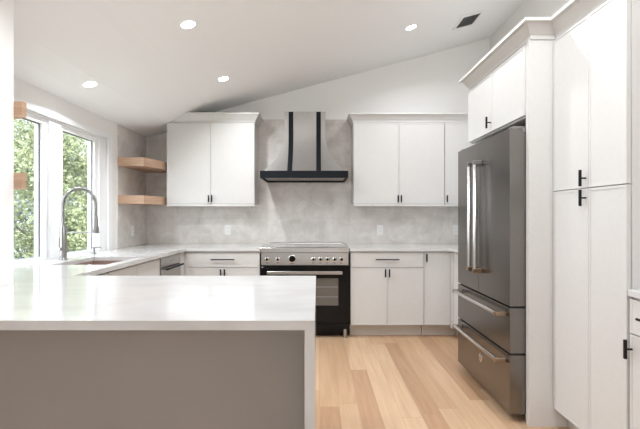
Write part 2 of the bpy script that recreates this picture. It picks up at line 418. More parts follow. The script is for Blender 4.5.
base_far('white base cabinet with one drawer over two doors, right of the range', 0.335, 1.084, [0.335, 0.709, 1.084], True, [1, -1])
base_far('narrow full-height single-door white base cabinet next to the refrigerator corner', 1.088, 1.357, [1.088, 1.357], False, [-1])

# corner return cabinet on the right, behind the refrigerator
t = thing('corner_cabinet', 'blank white corner base cabinet between far run and refrigerator', 'cabinet', (1.7, 3.83, 0))
bm = box(1.40, XR-0.001, 3.43, FY+0.0195, 0.105, UC-0.001); bx(bm, 1.3585, XR-0.001, FY+0.0205, YB-0.012, 0.105, UC-0.001)
obj('body', bm, 'cab', t)
obj('door', panel_front('L', 3.435, FY-0.03, 0.115, UC-0.012, 1.379), 'cab', t)
obj('filler_strip', box(1.3585, 1.3985, FY-0.028, FY+0.0195, 0.105, UC-0.001), 'cab', t)
bm = box(1.45, 1.465, 3.43, FY+0.10, 0, 0.105); bx(bm, 1.3575, 1.465, FY+0.10, FY+0.115, 0, 0.12); obj('toe_kick', bm, 'toe', t)

# ---- left run base cabinets (fronts at x = -1.365, facing +X)
LX = -1.365
def base_left(name, label, y0, y1, fronts):
    t = thing(name, label, 'cabinet', (-1.7, (y0+y1)/2, 0))
    bm = bmesh.new()
    hollow = name == 'sink_cabinet'
    if hollow:
        bx(bm, XL+0.001, LX-0.0205, y0+0.0005, y0+0.018, 0.105, UC-0.001); bx(bm, XL+0.001, LX-0.0205, y1-0.018, y1-0.0005, 0.105, UC-0.001)
        bx(bm, XL+0.001, LX-0.0205, y0+0.018, y1-0.018, 0.105, 0.123); bx(bm, XL+0.001, XL+0.012, y0+0.018, y1-0.018, 0.123, UC-0.001)
    else: bx(bm, XL+0.001, LX-0.0205, y0+0.0005, y1-0.0005, 0.105, UC-0.001)
    obj('body', bm, 'cab', t)
    obj('toe_kick', box(LX-0.10, LX-0.085, y0+0.0005, y1-0.0005, 0, 0.105), 'toe', t)
    for (kind, a, b, z0, z1, hy, hz) in fronts:
        d = obj(kind, panel_front('R', a+G, b-G, z0, z1, LX), 'cab', t)
        if hy is not None: (t_pull if kind == 'door' else bar_pull)('R', hy, hz, LX, d)
zt = UC-0.012
base_left('base_cabinet', 'white drawer cabinet beside the sink, end nearest the peninsula', 2.282, 2.688, [('drawer', 2.282, 2.688, 0.50, zt-0.002, None, None), ('drawer', 2.282, 2.688, 0.115, 0.495, 2.46, 0.42)])
base_left('sink_cabinet', 'white sink base cabinet under the window counter', 2.69, 3.562, [('drawer_front', 2.69, 3.126, 0.722, zt, None, None), ('drawer_front', 3.126, 3.562, 0.722, zt, None, None),
    ('door', 2.69, 3.126, 0.115, 0.716, 3.10, 0.66), ('door', 3.126, 3.562, 0.115, 0.716, 3.15, 0.66)])
t = thing('corner_cabinet', 'blank white corner base cabinet beside the dishwasher', 'cabinet', (-1.7, 4.5, 0))
bm = box(XL+0.001, LX-0.0205, 4.082, FY+0.0195, 0.105, UC-0.001); bx(bm, XL+0.001, -1.3415, FY+0.0205, YB-0.012, 0.105, UC-0.001)
obj('body', bm, 'cab', t)
obj('filler_strip', box(LX-0.0195, LX, 4.082, FY+0.0195, 0.105, UC-0.001), 'cab', t)
obj('toe_kick', box(LX-0.1, LX-0.085, 4.082, FY+0.084, 0, 0.105), 'toe', t)

# dishwasher
t = thing('dishwasher', 'stainless steel dishwasher in the left run beside the sink cabinet', 'dishwasher', (-1.7, 3.82, 0))
obj('body', box(XL+0.03, LX-0.03, 3.57, 4.076, 0.06, UC-0.004), 'rubber', t)
d = obj('door', box(LX-0.029, LX+0.012, 3.570, 4.072, 0.11, 0.775, bev=0.004), 'steel', t)
obj('control_panel', box(LX-0.029, LX+0.010, 3.570, 4.072, 0.782, UC-0.006, bev=0.003), 'steel', t)
obj('badge', box(LX+0.0105, LX+0.0125, 3.78, 3.90, 0.825, 0.845), 'grille', t)
bm = bmesh.new(); tube(bm, [(LX+0.05, 3.61, 0.775), (LX+0.05, 4.03, 0.775)], 0.009, 12)
for yy in (3.65, 3.99): tube(bm, [(LX+0.012, yy, 0.768), (LX+0.05, yy, 0.775)], 0.006, 8)
obj('handle', bm, 'strap', d, smooth=True)
obj('toe_kick', box(LX-0.09, LX-0.075, 3.57, 4.076, 0, 0.10), 'blackenamel', t)
for q in (3.62, 4.03): obj('foot', box(LX-0.25, LX-0.21, q-0.02, q+0.02, 0, 0.06), 'rubber', t)

# ---- worktops
t = thing('countertop', 'white quartz countertop wrapping from the peninsula past the sink to the range', 'countertop', (-1.0, 1.74, 0))
SX0, SX1, SY0, SY1 = -1.80, -1.425, 2.77, 3.31
us = [XL+0.0005, SX0, -1.475+0.0005, SX1, -1.344, -0.589, -0.009]
vs = [1.2875, 1.9995, 2.262, SY0, SY1, 4.187, YB-0.0105]
def fl(i, j):
    if j == 0: return i >= 2
    if j == 1: return True
    if i <= 3: return not (j == 3 and i in (1, 2))
    if i == 4: return j == 5
    return False
bm = bmesh.new(); grid_solid(bm, us, vs, fl, 'Z', UC, CT)
bx(bm, XL-0.01, XL+0.0005, WY0+0.003, WY1-0.003, UC, CT)
obj('slab', bm, 'quartz', t)
obj('waterfall_panel', box(-0.041, -0.009, 1.2875, 2.262, 0, UC-0.0003), 'quartz', t)
def arc(cx, cy, r, a0, a1, n=8): return [(cx + r*math.cos(a0+(a1-a0)*k/n), cy + r*math.sin(a0+(a1-a0)*k/n)) for k in range(n+1)]
bm = bmesh.new()
rr = 0.05
prism(bm, [(0.3285, 4.187)] + [(1.355-rr, 4.187)] + [(1.355-rr+rr*math.sin(a*PI/16), 4.187-rr+rr*math.cos(a*PI/16)) for a in range(0, 9)] + [(1.355, 3.41), (XR-0.0005, 3.41), (XR-0.0005, YB-0.0105), (0.3285, YB-0.0105)], 'Z', UC, CT)
tag(obj('countertop', bm, 'quartz', origin=(0.9, 4.5, UC)), 'white quartz countertop right of the range turning towards the refrigerator', 'countertop')

# peninsula body
t = thing('peninsula_cabinet', 'peninsula cabinet with taupe back panel under the near white worktop', 'cabinet', (-0.75, 1.88, 0))
obj('body', box(-1.46, -0.0425, 1.56, 2.215, 0.10, UC-0.001), 'cab', t)
obj('back_panel', box(-1.474, -0.042, 1.538, 1.559, 0.0, UC-0.001), 'panel', t)
for k in range(3):
    a = -1.34 + k*0.43
    if k < 3:
        bm = bmesh.new(); grid_solid(bm, [a+G, a+0.016, a+0.414, a+0.43-G], [0.115, 0.131, zt-0.016, zt], lambda i, j: not (i == 1 and j == 1), 'Y', 2.216, 2.235)
        bx(bm, a+0.016, a+0.414, 2.216, 2.231, 0.131, zt-0.016)
        d = obj('door', bm, 'cab', t)
        bm = bmesh.new(); bx(bm, a+0.384, a+0.396, 2.249, 2.258, 0.76, 0.84); tube(bm, [(a+0.39, 2.234, 0.80), (a+0.39, 2.252, 0.80)], 0.0045, 8)
        obj('handle', bm, 'black', d)
obj('toe_kick', box(-1.46, -0.0425, 2.13, 2.145, 0, 0.10), 'toe', t)

# ---- sink and faucet
t = thing('sink', 'brown composite undermount sink below the window', 'sink', (-1.61, 3.04, 0.66))
bm = bmesh.new()
e = 0.012; zi = 0.68
ox0, ox1, oy0, oy1 = SX0-0.02, SX1+0.018, SY0-0.02, SY1+0.02
def ring(x0, x1, y0, y1, z): return [bm.verts.new(p) for p in ((x0,y0,z),(x1,y0,z),(x1,y1,z),(x0,y1,z))]
R = [ring(ox0, ox1, oy0, oy1, UC-0.0005), ring(SX0-0.004, SX1+0.004, SY0-0.004, SY1+0.004, UC-0.0005), ring(SX0+0.006, SX1-0.006, SY0+0.006, SY1-0.006, zi+0.02), ring(SX0+0.03, SX1-0.03, SY0+0.03, SY1-0.03, zi)]
for a, b in zip(R, R[1:]):
    for k in range(4): bm.faces.new((a[k], a[(k+1) % 4], b[(k+1) % 4], b[k]))
bm.faces.new(R[-1])
O = [ring(ox0, ox1, oy0, oy1, zi-0.015)]
for k in range(4): bm.faces.new((R[0][k], O[0][k], O[0][(k+1) % 4], R[0][(k+1) % 4]))
bm.faces.new(O[0][::-1])
obj('basin', bm, 'sink', t)
bm = bmesh.new(); lathe(bm, [(0.045, 0), (0.045, 0.004), (0.038, 0.005), (0.03, 0.002)], (-1.61, 3.04, zi+0.0005)); obj('drain', bm, 'chrome', t, smooth=True)

fx, fy = -1.915, 3.10
t = thing('faucet', 'tall spring-neck pull-down kitchen faucet behind the sink', 'faucet', (fx, fy, CT))
bm = bmesh.new(); lathe(bm, [(0.030, 0), (0.030, 0.006), (0.026, 0.010), (0.024, 0.012), (0.024, 0.235), (0.017, 0.245), (0.015, 0.27)], (fx, fy, CT+0.0003)); obj('body', bm, 'nickel', t, smooth=True)
bm = bmesh.new(); tube(bm, [(fx, fy-0.02, CT+0.08), (fx, fy-0.055, CT+0.085)], 0.011, 12); tube(bm, [(fx, fy-0.045, CT+0.085), (fx+0.01, fy-0.06, CT+0.17)], [0.006, 0.004], 10); obj('lever', bm, 'nickel', t, smooth=True)
R_ = 0.122; zc = CT+0.415
path = [Vector((fx, fy, CT+0.26+0.155*k/6)) for k in range(6)] + [Vector((fx+R_-R_*math.cos(a*PI/24), fy, zc+R_*math.sin(a*PI/24))) for a in range(25)] + [Vector((fx+2*R_, fy, zc-0.03*k)) for k in range(1, 4)]
bm = bmesh.new(); tube(bm, path, 0.0085, 12); nk = obj('neck', bm, 'nickel', t, smooth=True)
# coil: ridged spring wrapped round the neck
L_ = [0]
for a, b in zip(path, path[1:]): L_.append(L_[-1]+(b-a).length)
def at(s):
    for i in range(len(path)-1):
        if s <= L_[i+1]: 
            f = (s-L_[i])/(L_[i+1]-L_[i]); return path[i].lerp(path[i+1], f), (path[i+1]-path[i]).normalized()
    return path[-1], (path[-1]-path[-2]).normalized()
cp = []; turns = 55; NS = turns*10
for k in range(NS+1):
    s = L_[-1]*k/NS; p, d = at(s); n1 = Vector((0, 1, 0)); n2 = d.cross(n1); a = 2*PI*turns*k/NS
    cp.append(p + (n1*math.cos(a)+n2*math.sin(a))*0.0115)
bm = bmesh.new(); tube(bm, cp, 0.003, 6); obj('spring', bm, 'nickel', nk, smooth=True)
hx = fx+2*R_
bm = bmesh.new(); lathe(bm, [(0.010, 0), (0.016, -0.012), (0.017, -0.075), (0.022, -0.09), (0.022, -0.115), (0.018, -0.12)], (hx, fy, zc-0.085)); obj('spray_head', bm, 'nickel', t, smooth=True)
bm = bmesh.new(); tube(bm, [(fx, fy, CT+0.205), (hx-0.02, fy, CT+0.205)], 0.005, 10); tube(bm, [(hx-0.022, fy-0.001, CT+0.222), (hx-0.022, fy, CT+0.235)], 0.005, 8)
lathe(bm, [(0.024, -0.006), (0.026, -0.006), (0.026, 0.006), (0.024, 0.006)], (hx, fy, CT+0.205)); obj('support_arm', bm, 'nickel', t, smooth=True)

t = thing('soap_dispenser', 'small chrome soap dispenser on the counter right of the faucet', 'soap dispenser', (-1.955, 3.60, CT))
bm = bmesh.new(); lathe(bm, [(0.018, 0), (0.018, 0.005), (0.009, 0.008), (0.008, 0.045), (0.012, 0.047), (0.012, 0.058), (0.004, 0.06)], (-1.955, 3.60, CT+0.0003)); obj('body', bm, 'nickel', t, smooth=True)
bm = bmesh.new(); tube(bm, [(-1.955, 3.60, CT+0.053), (-1.90, 3.60, CT+0.055), (-1.89, 3.60, CT+0.046)], 0.005, 8); obj('spout', bm, 'nickel', t, smooth=True)

# ---- wall cabinets
def crown(pts_inner, parent, zb, ov=0.055, h=0.10):
    """crown moulding swept along open path of (x,y, nx,ny) mitred points"""
    prof = [(0.0, 0.0), (0.006, 0.0), (0.010, 0.022), (0.014, 0.026), (0.045, h-0.022), (ov, h-0.018), (ov, h), (0.0, h)]
    bm = bmesh.new(); rings = []
    for (x, y, nx, ny) in pts_inner:
        rings.append([bm.verts.new((x+nx*o, y+ny*o, zb+q)) for o, q in prof])
    n = len(prof)
    for a, b in zip(rings, rings[1:]):
        for k in range(n): bm.faces.new((a[k], a[(k+1) % n], b[(k+1) % n], b[k]))
    bm.faces.new(rings[0][::-1]); bm.faces.new(rings[-1])
    return obj('crown_moulding', bm, 'cab', parent)
UY = 4.54
def wall_cab(label, x0, x1, doors, sides, crown_pts):
    t = thing('wall_cabinet', label, 'cabinet', ((x0+x1)/2, 4.7, 1.352))
    obj('body', box(x0+0.0005, x1-0.0005, UY+0.0205, YB-0.0105, 1.378, 2.276), 'cab', t)
    obj('light_rail', box(x0+0.0005, x1-0.0005, UY+0.002, UY+0.022, 1.352, 1.377), 'cab', t)
    for i in range(len(doors)-1):
        a, b = doors[i], doors[i+1]
        d = obj('door', panel_front('F', a+G, b-G, 1.380, 2.268, UY, rail=0.012, rec=0.0025), 'cab', t)
        t_pull('F', a+0.02 if sides[i] < 0 else b-0.015, 1.433, UY, d, ln=0.078)
    crown(crown_pts, t, 2.277)
    return t
wl = wall_cab('white two-door wall cabinet left of the range hood, beside oak shelves', -1.665, -0.697, [-1.665, -1.181, -0.697], [1, -1],
    [(-1.6645, UY+0.0205, 0, -1), (-0.6975, UY+0.0205, 1, -1), (-0.6975, YB-0.0105, 1, 0)])
bm = bmesh.new(); tube(bm, [(-0.735, UY+0.035, 1.3765), (-0.735, UY+0.035, 1.335), (-0.728, UY+0.035, 1.328)], 0.004, 8); bx(bm, -0.745, -0.725, UY+0.026, UY+0.044, 1.366, 1.3775); obj('cable_clip', bm, 'nickel', wl)
wall_cab('white two-door wall cabinet right of the range hood', 0.395, 1.396, [0.395, 0.897, 1.396], [1, -1],
    [(0.3955, YB-0.0105, -1, 0), (0.3955, UY+0.0205, -1, -1), (1.3955, UY+0.0205, 0, -1)])
wall_cab('single-door white wall cabinet partly hidden behind the refrigerator cabinet', 1.40, 1.95, [1.40, 1.95], [-1],
    [(1.3965, UY+0.0205, 0, -1), (1.9495, UY+0.0205, 0, -1)])

# ---- refrigerator surround
PX = 1.244; PXX = 1.383
t = thing('refrigerator_surround', 'white surround of tall side panels and two-door cabinet enclosing the refrigerator', 'cabinet', (1.6, 2.92, 0))
obj('side_panel', box(PX, XR-0.001, 2.426, 2.462, 0, 2.28), 'cab', t)
obj('side_panel', box(1.36, XR-0.001, 3.385, 3.405, 0, 1.835), 'cab', t)
obj('body', box(PX+0.012, XR-0.001, 2.4625, 3.384, 1.836, 2.28), 'cab', t)
hd = None
for i, (a, b) in enumerate(((2.4635, 2.923), (2.923, 3.384))):
    d = obj('door', panel_front('L', a+G, b-G, 1.845, 2.262, PX-0.009), 'cab', t)
    if i == 1: t_pull('L', a+0.02, 1.91, PX-0.009, d)
crown([(PX+0.012, 3.4, -1, 1), (PX+0.0125, 2.426, -1, -1), (PXX+0.020, 2.426, -1, -1)], t, 2.2805, ov=0.068)

# ---- refrigerator
RX = 1.15; Y0, Y1 = 2.467, 3.377
t = thing('refrigerator', 'dark stainless french-door refrigerator with two bottom drawers', 'refrigerator', (1.55, 2.92, 0))
obj('case', box(RX+0.112, 1.95, Y0+0.012, Y1-0.012, 0.045, 1.765), 'blackenamel', t)
def rdoor(name, a, b, z0, z1):
    bm = box(RX, RX+0.098, a, b, z0, z1, bev=0.002)
    return obj(name, bm, 'darksteel', t)
ym = 2.945
dl = rdoor('door', ym+0.0025, Y1, 0.699, 1.768); dr = rdoor('door', Y0, ym-0.0025, 0.699, 1.768)
m1 = rdoor('drawer', Y0, Y1, 0.417, 0.688); m2 = rdoor('drawer', Y0, Y1, 0.052, 0.405)
bm = bmesh.new(); bx(bm, RX+0.0985, RX+0.1115, Y0+0.02, Y1-0.02, 0.055, 1.76)
bx(bm, RX+0.02, RX+0.0984, Y0+0.01, Y1-0.01, 0.689, 0.698); bx(bm, RX+0.02, RX+0.0984, Y0+0.01, Y1-0.01, 0.406, 0.416)
obj('gasket', bm, 'rubber', t)
for i, (yy, d) in enumerate(((3.0, dl), (2.89, dr))):
    hxp = RX-0.048
    bm = bmesh.new(); tube(bm, [(hxp, yy, 0.85), (hxp, yy, 1.625)], 0.0145, 16); h = obj('handle', bm, 'chrome', d, smooth=True)
    for zz in (0.858, 1.617):
        obj('bracket', box(hxp-0.016, RX, yy-0.016, yy+0.016, zz-0.016, zz+0.016, bev=0.004), 'bronze' if zz < 1 else 'nickel', h)
for zz, d in ((0.645, m1), (0.363, m2)):
    hxp = RX-0.058
    bm = bmesh.new(); tube(bm, [(hxp, Y0+0.06, zz), (hxp, Y1-0.1, zz)], 0.013, 16); h = obj('handle', bm, 'chrome', d, smooth=True)
    for yy in (Y0+0.05, Y1-0.09):
        obj('bracket', box(hxp-0.014, RX, yy-0.014, yy+0.014, zz-0.014, zz+0.014, bev=0.004), 'bronze' if yy < 2.8 else 'nickel', h)
bm = bmesh.new(); lathe(bm, [(0.030, 0), (0.030, -0.004), (0.026, -0.006), (0.020, -0.006)], (RX, 2.90, 0.245), axis='X', n=24)
bd = obj('badge', bm, 'chrome', m2, smooth=True)
bm = bmesh.new(); prism(bm, [(2.90-0.014, 0.245), (2.90, 0.245-0.02), (2.914, 0.245), (2.90, 0.265)], 'X', RX-0.008, RX-0.0055); obj('emblem', bm, 'bronze', bd)
bm = bmesh.new(); bx(bm, RX+0.02, RX+0.15, Y0+0.012, Y0+0.06, 1.7685, 1.782); bx(bm, RX+0.075, RX+0.12, Y0-0.001, Y0+0.01, 1.745, 1.775); obj('hinge', bm, 'nickel', t)
obj('hinge', box(RX+0.02, RX+0.15, Y1-0.06, Y1-0.012, 1.7685, 1.782), 'nickel', t)
for yy in (Y0+0.06, Y1-0.06):
    bm = bmesh.new(); lathe(bm, [(0.022, 0), (0.022, 0.012), (0.012, 0.014), (0.012, 0.046)], (RX+0.16, yy, 0)); obj('foot', bm, 'nickel', t)
    bm = bmesh.new(); lathe(bm, [(0.022, 0), (0.022, 0.012), (0.012, 0.014), (0.012, 0.046)], (1.88, yy, 0)); obj('foot', bm, 'nickel', t)

# ---- pantry
t = thing('pantry_cabinet', 'tall white four-door pantry cabinet nearest the camera on the right', 'cabinet', (1.7, 2.13, 0))
PXX = 1.383; PY0, PY1 = 1.842, 2.4255
obj('body', box(PXX+0.0235, XR-0.001, PY0, PY1, 0.105, 2.285), 'cab', t)
obj('toe_kick', box(1.474, 1.49, PY0, PY1, 0, 0.105), 'toe', t)
ysp = 2.103
for (a, b) in ((PY0+0.002, ysp), (ysp, PY1-0.006)):
    for (z0, z1, hz) in ((0.115, 1.383, 1.335), (1.388, 2.270, 1.437)):
        d = obj('door', panel_front('L', a+G, b-G, z0, z1, PXX), 'cab', t)
        if a > 2: t_pull('L', a+0.022, hz, PXX, d, ln=0.085)
crown([(PXX+0.0205, PY1, -1, -1), (PXX+0.0205, PY0, -1, -1), (XR-0.06, PY0, 0, -1)], t, 2.2805, ov=0.068)

# near right base cabinet and its counter
t = thing('base_cabinet', 'white base cabinet at right edge beside the pantry, drawer over door', 'cabinet', (1.7, 1.5, 0))
a, b = 1.15, 1.8405
obj('body', box(PXX+0.030, XR-0.016, a, b, 0.105, UC-0.001), 'cab', t)
obj('toe_kick', box(1.49, 1.505, a, b, 0, 0.105), 'toe', t)
d = obj('drawer', panel_front('L', a+G, b-0.002, 0.722, zt, PXX+0.009), 'cab', t); bar_pull('L', 1.66, 0.80, PXX+0.009, d, ln=0.2)
d = obj('door', panel_front('L', a+G, b-0.002, 0.115, 0.716, PXX+0.009), 'cab', t); t_pull('L', 1.825, 0.651, PXX+0.009, d, ln=0.085)
tag(obj('countertop', box(PXX+0.001, XR-0.016, 1.13, PY0-0.001, UC, CT, bev=0.002), 'quartz', origin=(1.7, 1.5, UC)), 'short white quartz countertop at right edge against the pantry', 'countertop')

# ---- range
RL, RR = -0.587, 0.3245; ry = 4.19; xc = (RL+RR)/2
t = thing('range', 'wide stainless and black glass electric range under the hood', 'range', (xc, 4.5, 0))
obj('body', box(RL+0.002, RR-0.002, ry+0.035, YB-0.02, 0.09, 0.868), 'blackenamel', t)
ck = obj('cooktop', box(RL, RR, ry-0.004, YB-0.018, 0.869, 0.921, bev=0.004), 'steel', t)
obj('glass_surface', box(RL+0.025, RR-0.025, ry+0.045, YB-0.075, 0.9213, 0.925, bev=0.001), 'cooktop', ck)
for (bxx, byy, rr_) in ((RL+0.18, 4.38, 0.09), (RL+0.18, 4.66, 0.075), (xc, 4.5, 0.12), (RR-0.18, 4.38, 0.075), (RR-0.18, 4.66, 0.09)):
    bm = bmesh.new()
    for k in range(32):
        a0, a1 = 2*PI*k/32, 2*PI*(k+1)/32
        q = [bm.verts.new((bxx+rad*math.cos(a), byy+rad*math.sin(a), 0.9253)) for rad, a in ((rr_, a0), (rr_, a1), (rr_-0.003, a1), (rr_-0.003, a0))]
        bm.faces.new(q)
    obj('burner_ring', bm, 'grille', ck)
obj('backguard', box(RL+0.03, RR-0.03, YB-0.07, YB-0.02, 0.9213, 0.938, bev=0.004), 'steel', t)
cp_ = obj('control_panel', box(RL+0.002, RR-0.002, ry, ry+0.034, 0.742, 0.868, bev=0.002), 'steel', t)
obj('side_trim', box(RL+0.002, RL+0.012, ry-0.003, ry, 0.742, 0.865), 'strap', cp_); obj('side_trim', box(RR-0.012, RR-0.002, ry-0.003, ry, 0.742, 0.865), 'strap', cp_)
px2x = lambda px: (px-317.7)/98.2
for px in (267.3, 278.0, 313.5, 320.5, 327.3, 334.4, 341.2):
    kx = px2x(px)
    bm = bmesh.new(); lathe(bm, [(0.024, 0), (0.024, -0.006), (0.019, -0.010)], (kx, ry-0.0003, 0.803), axis='Y', n=24); kb = obj('knob', bm, 'chrome', cp_, smooth=True)
    bm = bmesh.new(); lathe(bm, [(0.0135, -0.010), (0.012, -0.036), (0.010, -0.038)], (kx, ry-0.0003, 0.803), axis='Y', n=20); bx(bm, kx-0.003, kx+0.003, ry-0.037, ry-0.009, 0.803, 0.829); obj('knob_cap', bm, 'strap', kb)
    obj('marking', box(kx-0.012, kx+0.012, ry-0.0008, ry-0.0001, 0.763, 0.768), 'strap', cp_)
kx = px2x(292.3)
bm = bmesh.new(); lathe(bm, [(0.039, 0), (0.039, -0.006), (0.034, -0.009)], (kx, ry-0.0003, 0.808), axis='Y', n=32); g = obj('oven_dial', bm, 'chrome', cp_, smooth=True)
bm = bmesh.new(); lathe(bm, [(0.033, -0.009), (0.031, -0.018), (0.028, -0.019)], (kx, ry-0.0003, 0.808), axis='Y', n=32); obj('dial_face', bm, 'blackglass', g)
obj('marking', box(kx-0.022, kx+0.022, ry-0.0008, ry-0.0001, 0.755, 0.760), 'strap', cp_)
od = obj('oven_door', box(RL+0.003, RR-0.003, ry-0.006, ry+0.034, 0.155, 0.728, bev=0.003), 'blackglass', t)
obj('oven_window', box(xc-0.34, xc+0.34, ry-0.0075, ry-0.0055, 0.335, 0.61), 'ovenglass', od)
bm = bmesh.new()
for zz in (0.42, 0.52): 
    bx(bm, xc-0.335, xc+0.335, ry-0.0085, ry-0.0076, zz, zz+0.004)
obj('oven_rack', bm, 'grille', od)
bm = bmesh.new(); bx(bm, xc-0.38, xc+0.38, ry-0.062, ry-0.046, 0.655, 0.688, bev=0.004)
for s in (-1, 1): bx(bm, xc+s*0.34-0.014, xc+s*0.34+0.014, ry-0.047, ry-0.0058, 0.660, 0.683)
obj('handle', bm, 'steel', od)
obj('lower_drawer', box(RL+0.004, RR-0.004, ry+0.002, ry+0.034, 0.092, 0.150), 'blackenamel', t)
obj('kick_plate', box(RL+0.03, RR-0.03, ry+0.09, ry+0.10, 0.005, 0.089), 'blackenamel', t)
for fxx in (RL+0.045, RR-0.045):
    for fyy in (ry+0.03, YB-0.08):
        bm = bmesh.new(); lathe(bm, [(0.021, 0), (0.021, 0.083), (0.018, 0.0895)], (fxx, fyy, 0), n=20); obj('leg', bm, 'steel', t, smooth=True)

# ---- hood
hcx = -0.141
t = thing('range_hood', 'flared steel range hood with two black straps over the range', 'range hood', (hcx, 4.6, 1.64))
def hood_sec(z):
    """half width, front y at height z"""
    if z >= 2.16: return 0.222, 4.51
    f = (2.16 - z)/(2.16-1.712); f = max(0, min(1, f))
    c = f**2.1
    return 0.222 + 0.20*c, 4.51 - 0.225*c
zs = [1.712 + (2.16-1.712)*k/18 for k in range(19)] + [2.384]
bm = bmesh.new(); rings = []
for z in zs:
    hw, yf = hood_sec(z)
    rings.append([bm.verts.new(p) for p in ((hcx-hw, YB-0.0105, z), (hcx-hw, yf, z), (hcx+hw, yf, z), (hcx+hw, YB-0.0105, z))])
for a, b in zip(rings, rings[1:]):
    for k in range(4): bm.faces.new((a[k], a[(k+1) % 4], b[(k+1) % 4], b[k]))
bm.faces.new(rings[0][::-1]); bm.faces.new(rings[-1])
obj('shell', bm, 'hood_steel', t, smooth=True)
for sx in (-0.1515, 0.1505):
    bm = bmesh.new(); rings = []
    for z in zs:
        hw, yf = hood_sec(z)
        rings.append([bm.verts.new(p) for p in ((hcx+sx-0.025, yf-0.006, z), (hcx+sx+0.025, yf-0.006, z), (hcx+sx+0.025, yf-0.0003, z), (hcx+sx-0.025, yf-0.0003, z))])
    for a, b in zip(rings, rings[1:]):
        for k in range(4): bm.faces.new((a[k], a[(k+1) % 4], b[(k+1) % 4], b[k]))
    bm.faces.new(rings[0][::-1]); bm.faces.new(rings[-1])
    obj('strap', bm, 'strap', t, smooth=True)
bm = bmesh.new()
grid_solid(bm, [hcx-0.457, hcx-0.437, hcx+0.437, hcx+0.457], [4.262, 4.282, YB-0.03, YB-0.0105], lambda i, j: not (i == 1 and j == 1), 'Z', 1.638, 1.712)
obj('band', bm, 'strap', t)
bp_ = obj('baffle_filter', box(hcx-0.4365, hcx+0.4365, 4.2825, YB-0.0305, 1.655, 1.668), 'steel', t)
bm = bmesh.new()
for k in range(24): bx(bm, hcx-0.40+k*0.034, hcx-0.40+k*0.034+0.012, 4.36, YB-0.08, 1.650, 1.6548)
obj('baffle_slats', bm, 'hood_steel', bp_)
for k in (-1, 1):
    bm = bmesh.new(); lathe(bm, [(0.025, 0), (0.025, -0.004), (0.018, -0.005)], (hcx+k*0.27, 4.33, 1.6548), n=20); obj('hood_lamp', bm, 'plate', t)
for k in range(4):
    bm = bmesh.new(); lathe(bm, [(0.009, 0), (0.009, -0.006)], (hcx-0.06+k*0.04, 4.31, 1.6548), n=14); obj('button', bm, 'plate', t)

# ---- oak shelves
def shelf(label, poly, z0, z1):
    bm = bmesh.new(); prism(bm, poly, 'Z', z0, z1)
    x = sum(p[0] for p in poly)/len(poly); y = sum(p[1] for p in poly)/len(poly)
    tag(obj('floating_shelf', bm, 'oak', origin=(x, y, z0)), label, 'shelf')
cornerp = [(XL+0.011, 4.172), (-1.762, 4.172), (-1.685, 4.45), (-1.685, YB-0.011), (XL+0.011, YB-0.011)]
shelf('upper oak corner shelf between window and left wall cabinet', cornerp, 1.752, 1.838)
shelf('lower oak corner shelf between window and left wall cabinet', cornerp, 1.368, 1.452)
nearp = [(XL+0.001, 2.0), (-1.435, 2.0), (-1.435, 2.03), (-1.52, 2.06), (-1.64, 2.2), (-1.76, 2.36), (XL+0.001, 2.36)]
shelf('upper oak shelf end peeking past the white wall at left edge', nearp, 1.724, 1.799)
shelf('lower oak shelf end peeking past the white wall at left edge', nearp, 1.372, 1.452)

# ---- outlets
def outlet(label, x, y, z, face):
    t = thing('wall_outlet', label, 'outlet', (x, y, z))
    if face == 'F':
        pl = obj('cover_plate', box(x-0.036, x+0.036, y-0.006, y-0.0003, z-0.058, z+0.058, bev=0.002), 'plate', t)
        for s in (-1, 1):
            bm = bmesh.new(); bx(bm, x-0.0165, x+0.0165, y-0.0085, y-0.0062, z+s*0.022-0.014, z+s*0.022+0.014, bev=0.001); o = obj('socket', bm, 'plate', t)
            bm = bmesh.new()
            for q in (-0.006, 0.006): bx(bm, x+q-0.001, x+q+0.001, y-0.0092, y-0.0086, z+s*0.022-0.003, z+s*0.022+0.006)
            obj('slots', bm, 'slot', o)
    else:
        obj('cover_plate', box(x+0.0003, x+0.006, y-0.036, y+0.036, z-0.058, z+0.058, bev=0.002), 'plate', t)
        for s in (-1, 1):
            bm = bmesh.new(); bx(bm, x+0.0062, x+0.0085, y-0.0165, y+0.0165, z+s*0.022-0.014, z+s*0.022+0.014, bev=0.001); o = obj('socket', bm, 'plate', t)
            bm = bmesh.new()
            for q in (-0.006, 0.006): bx(bm, x+0.0086, x+0.0092, y+q-0.001, y+q+0.001, z+s*0.022-0.003, z+s*0.022+0.006)
            obj('slots', bm, 'slot', o)
yt = YB-0.0105
outlet('white outlet on tile below the left wall cabinet', -1.061, yt, 1.08, 'F')
outlet('white outlet on tile below the right wall cabinet', 0.734, yt, 1.08, 'F')
outlet('white outlet on tile half hidden beside the refrigerator', 1.625, yt, 1.08, 'F')
outlet('white outlet on side wall tile between window and corner', XL+0.0105, 4.50, 1.08, 'L')

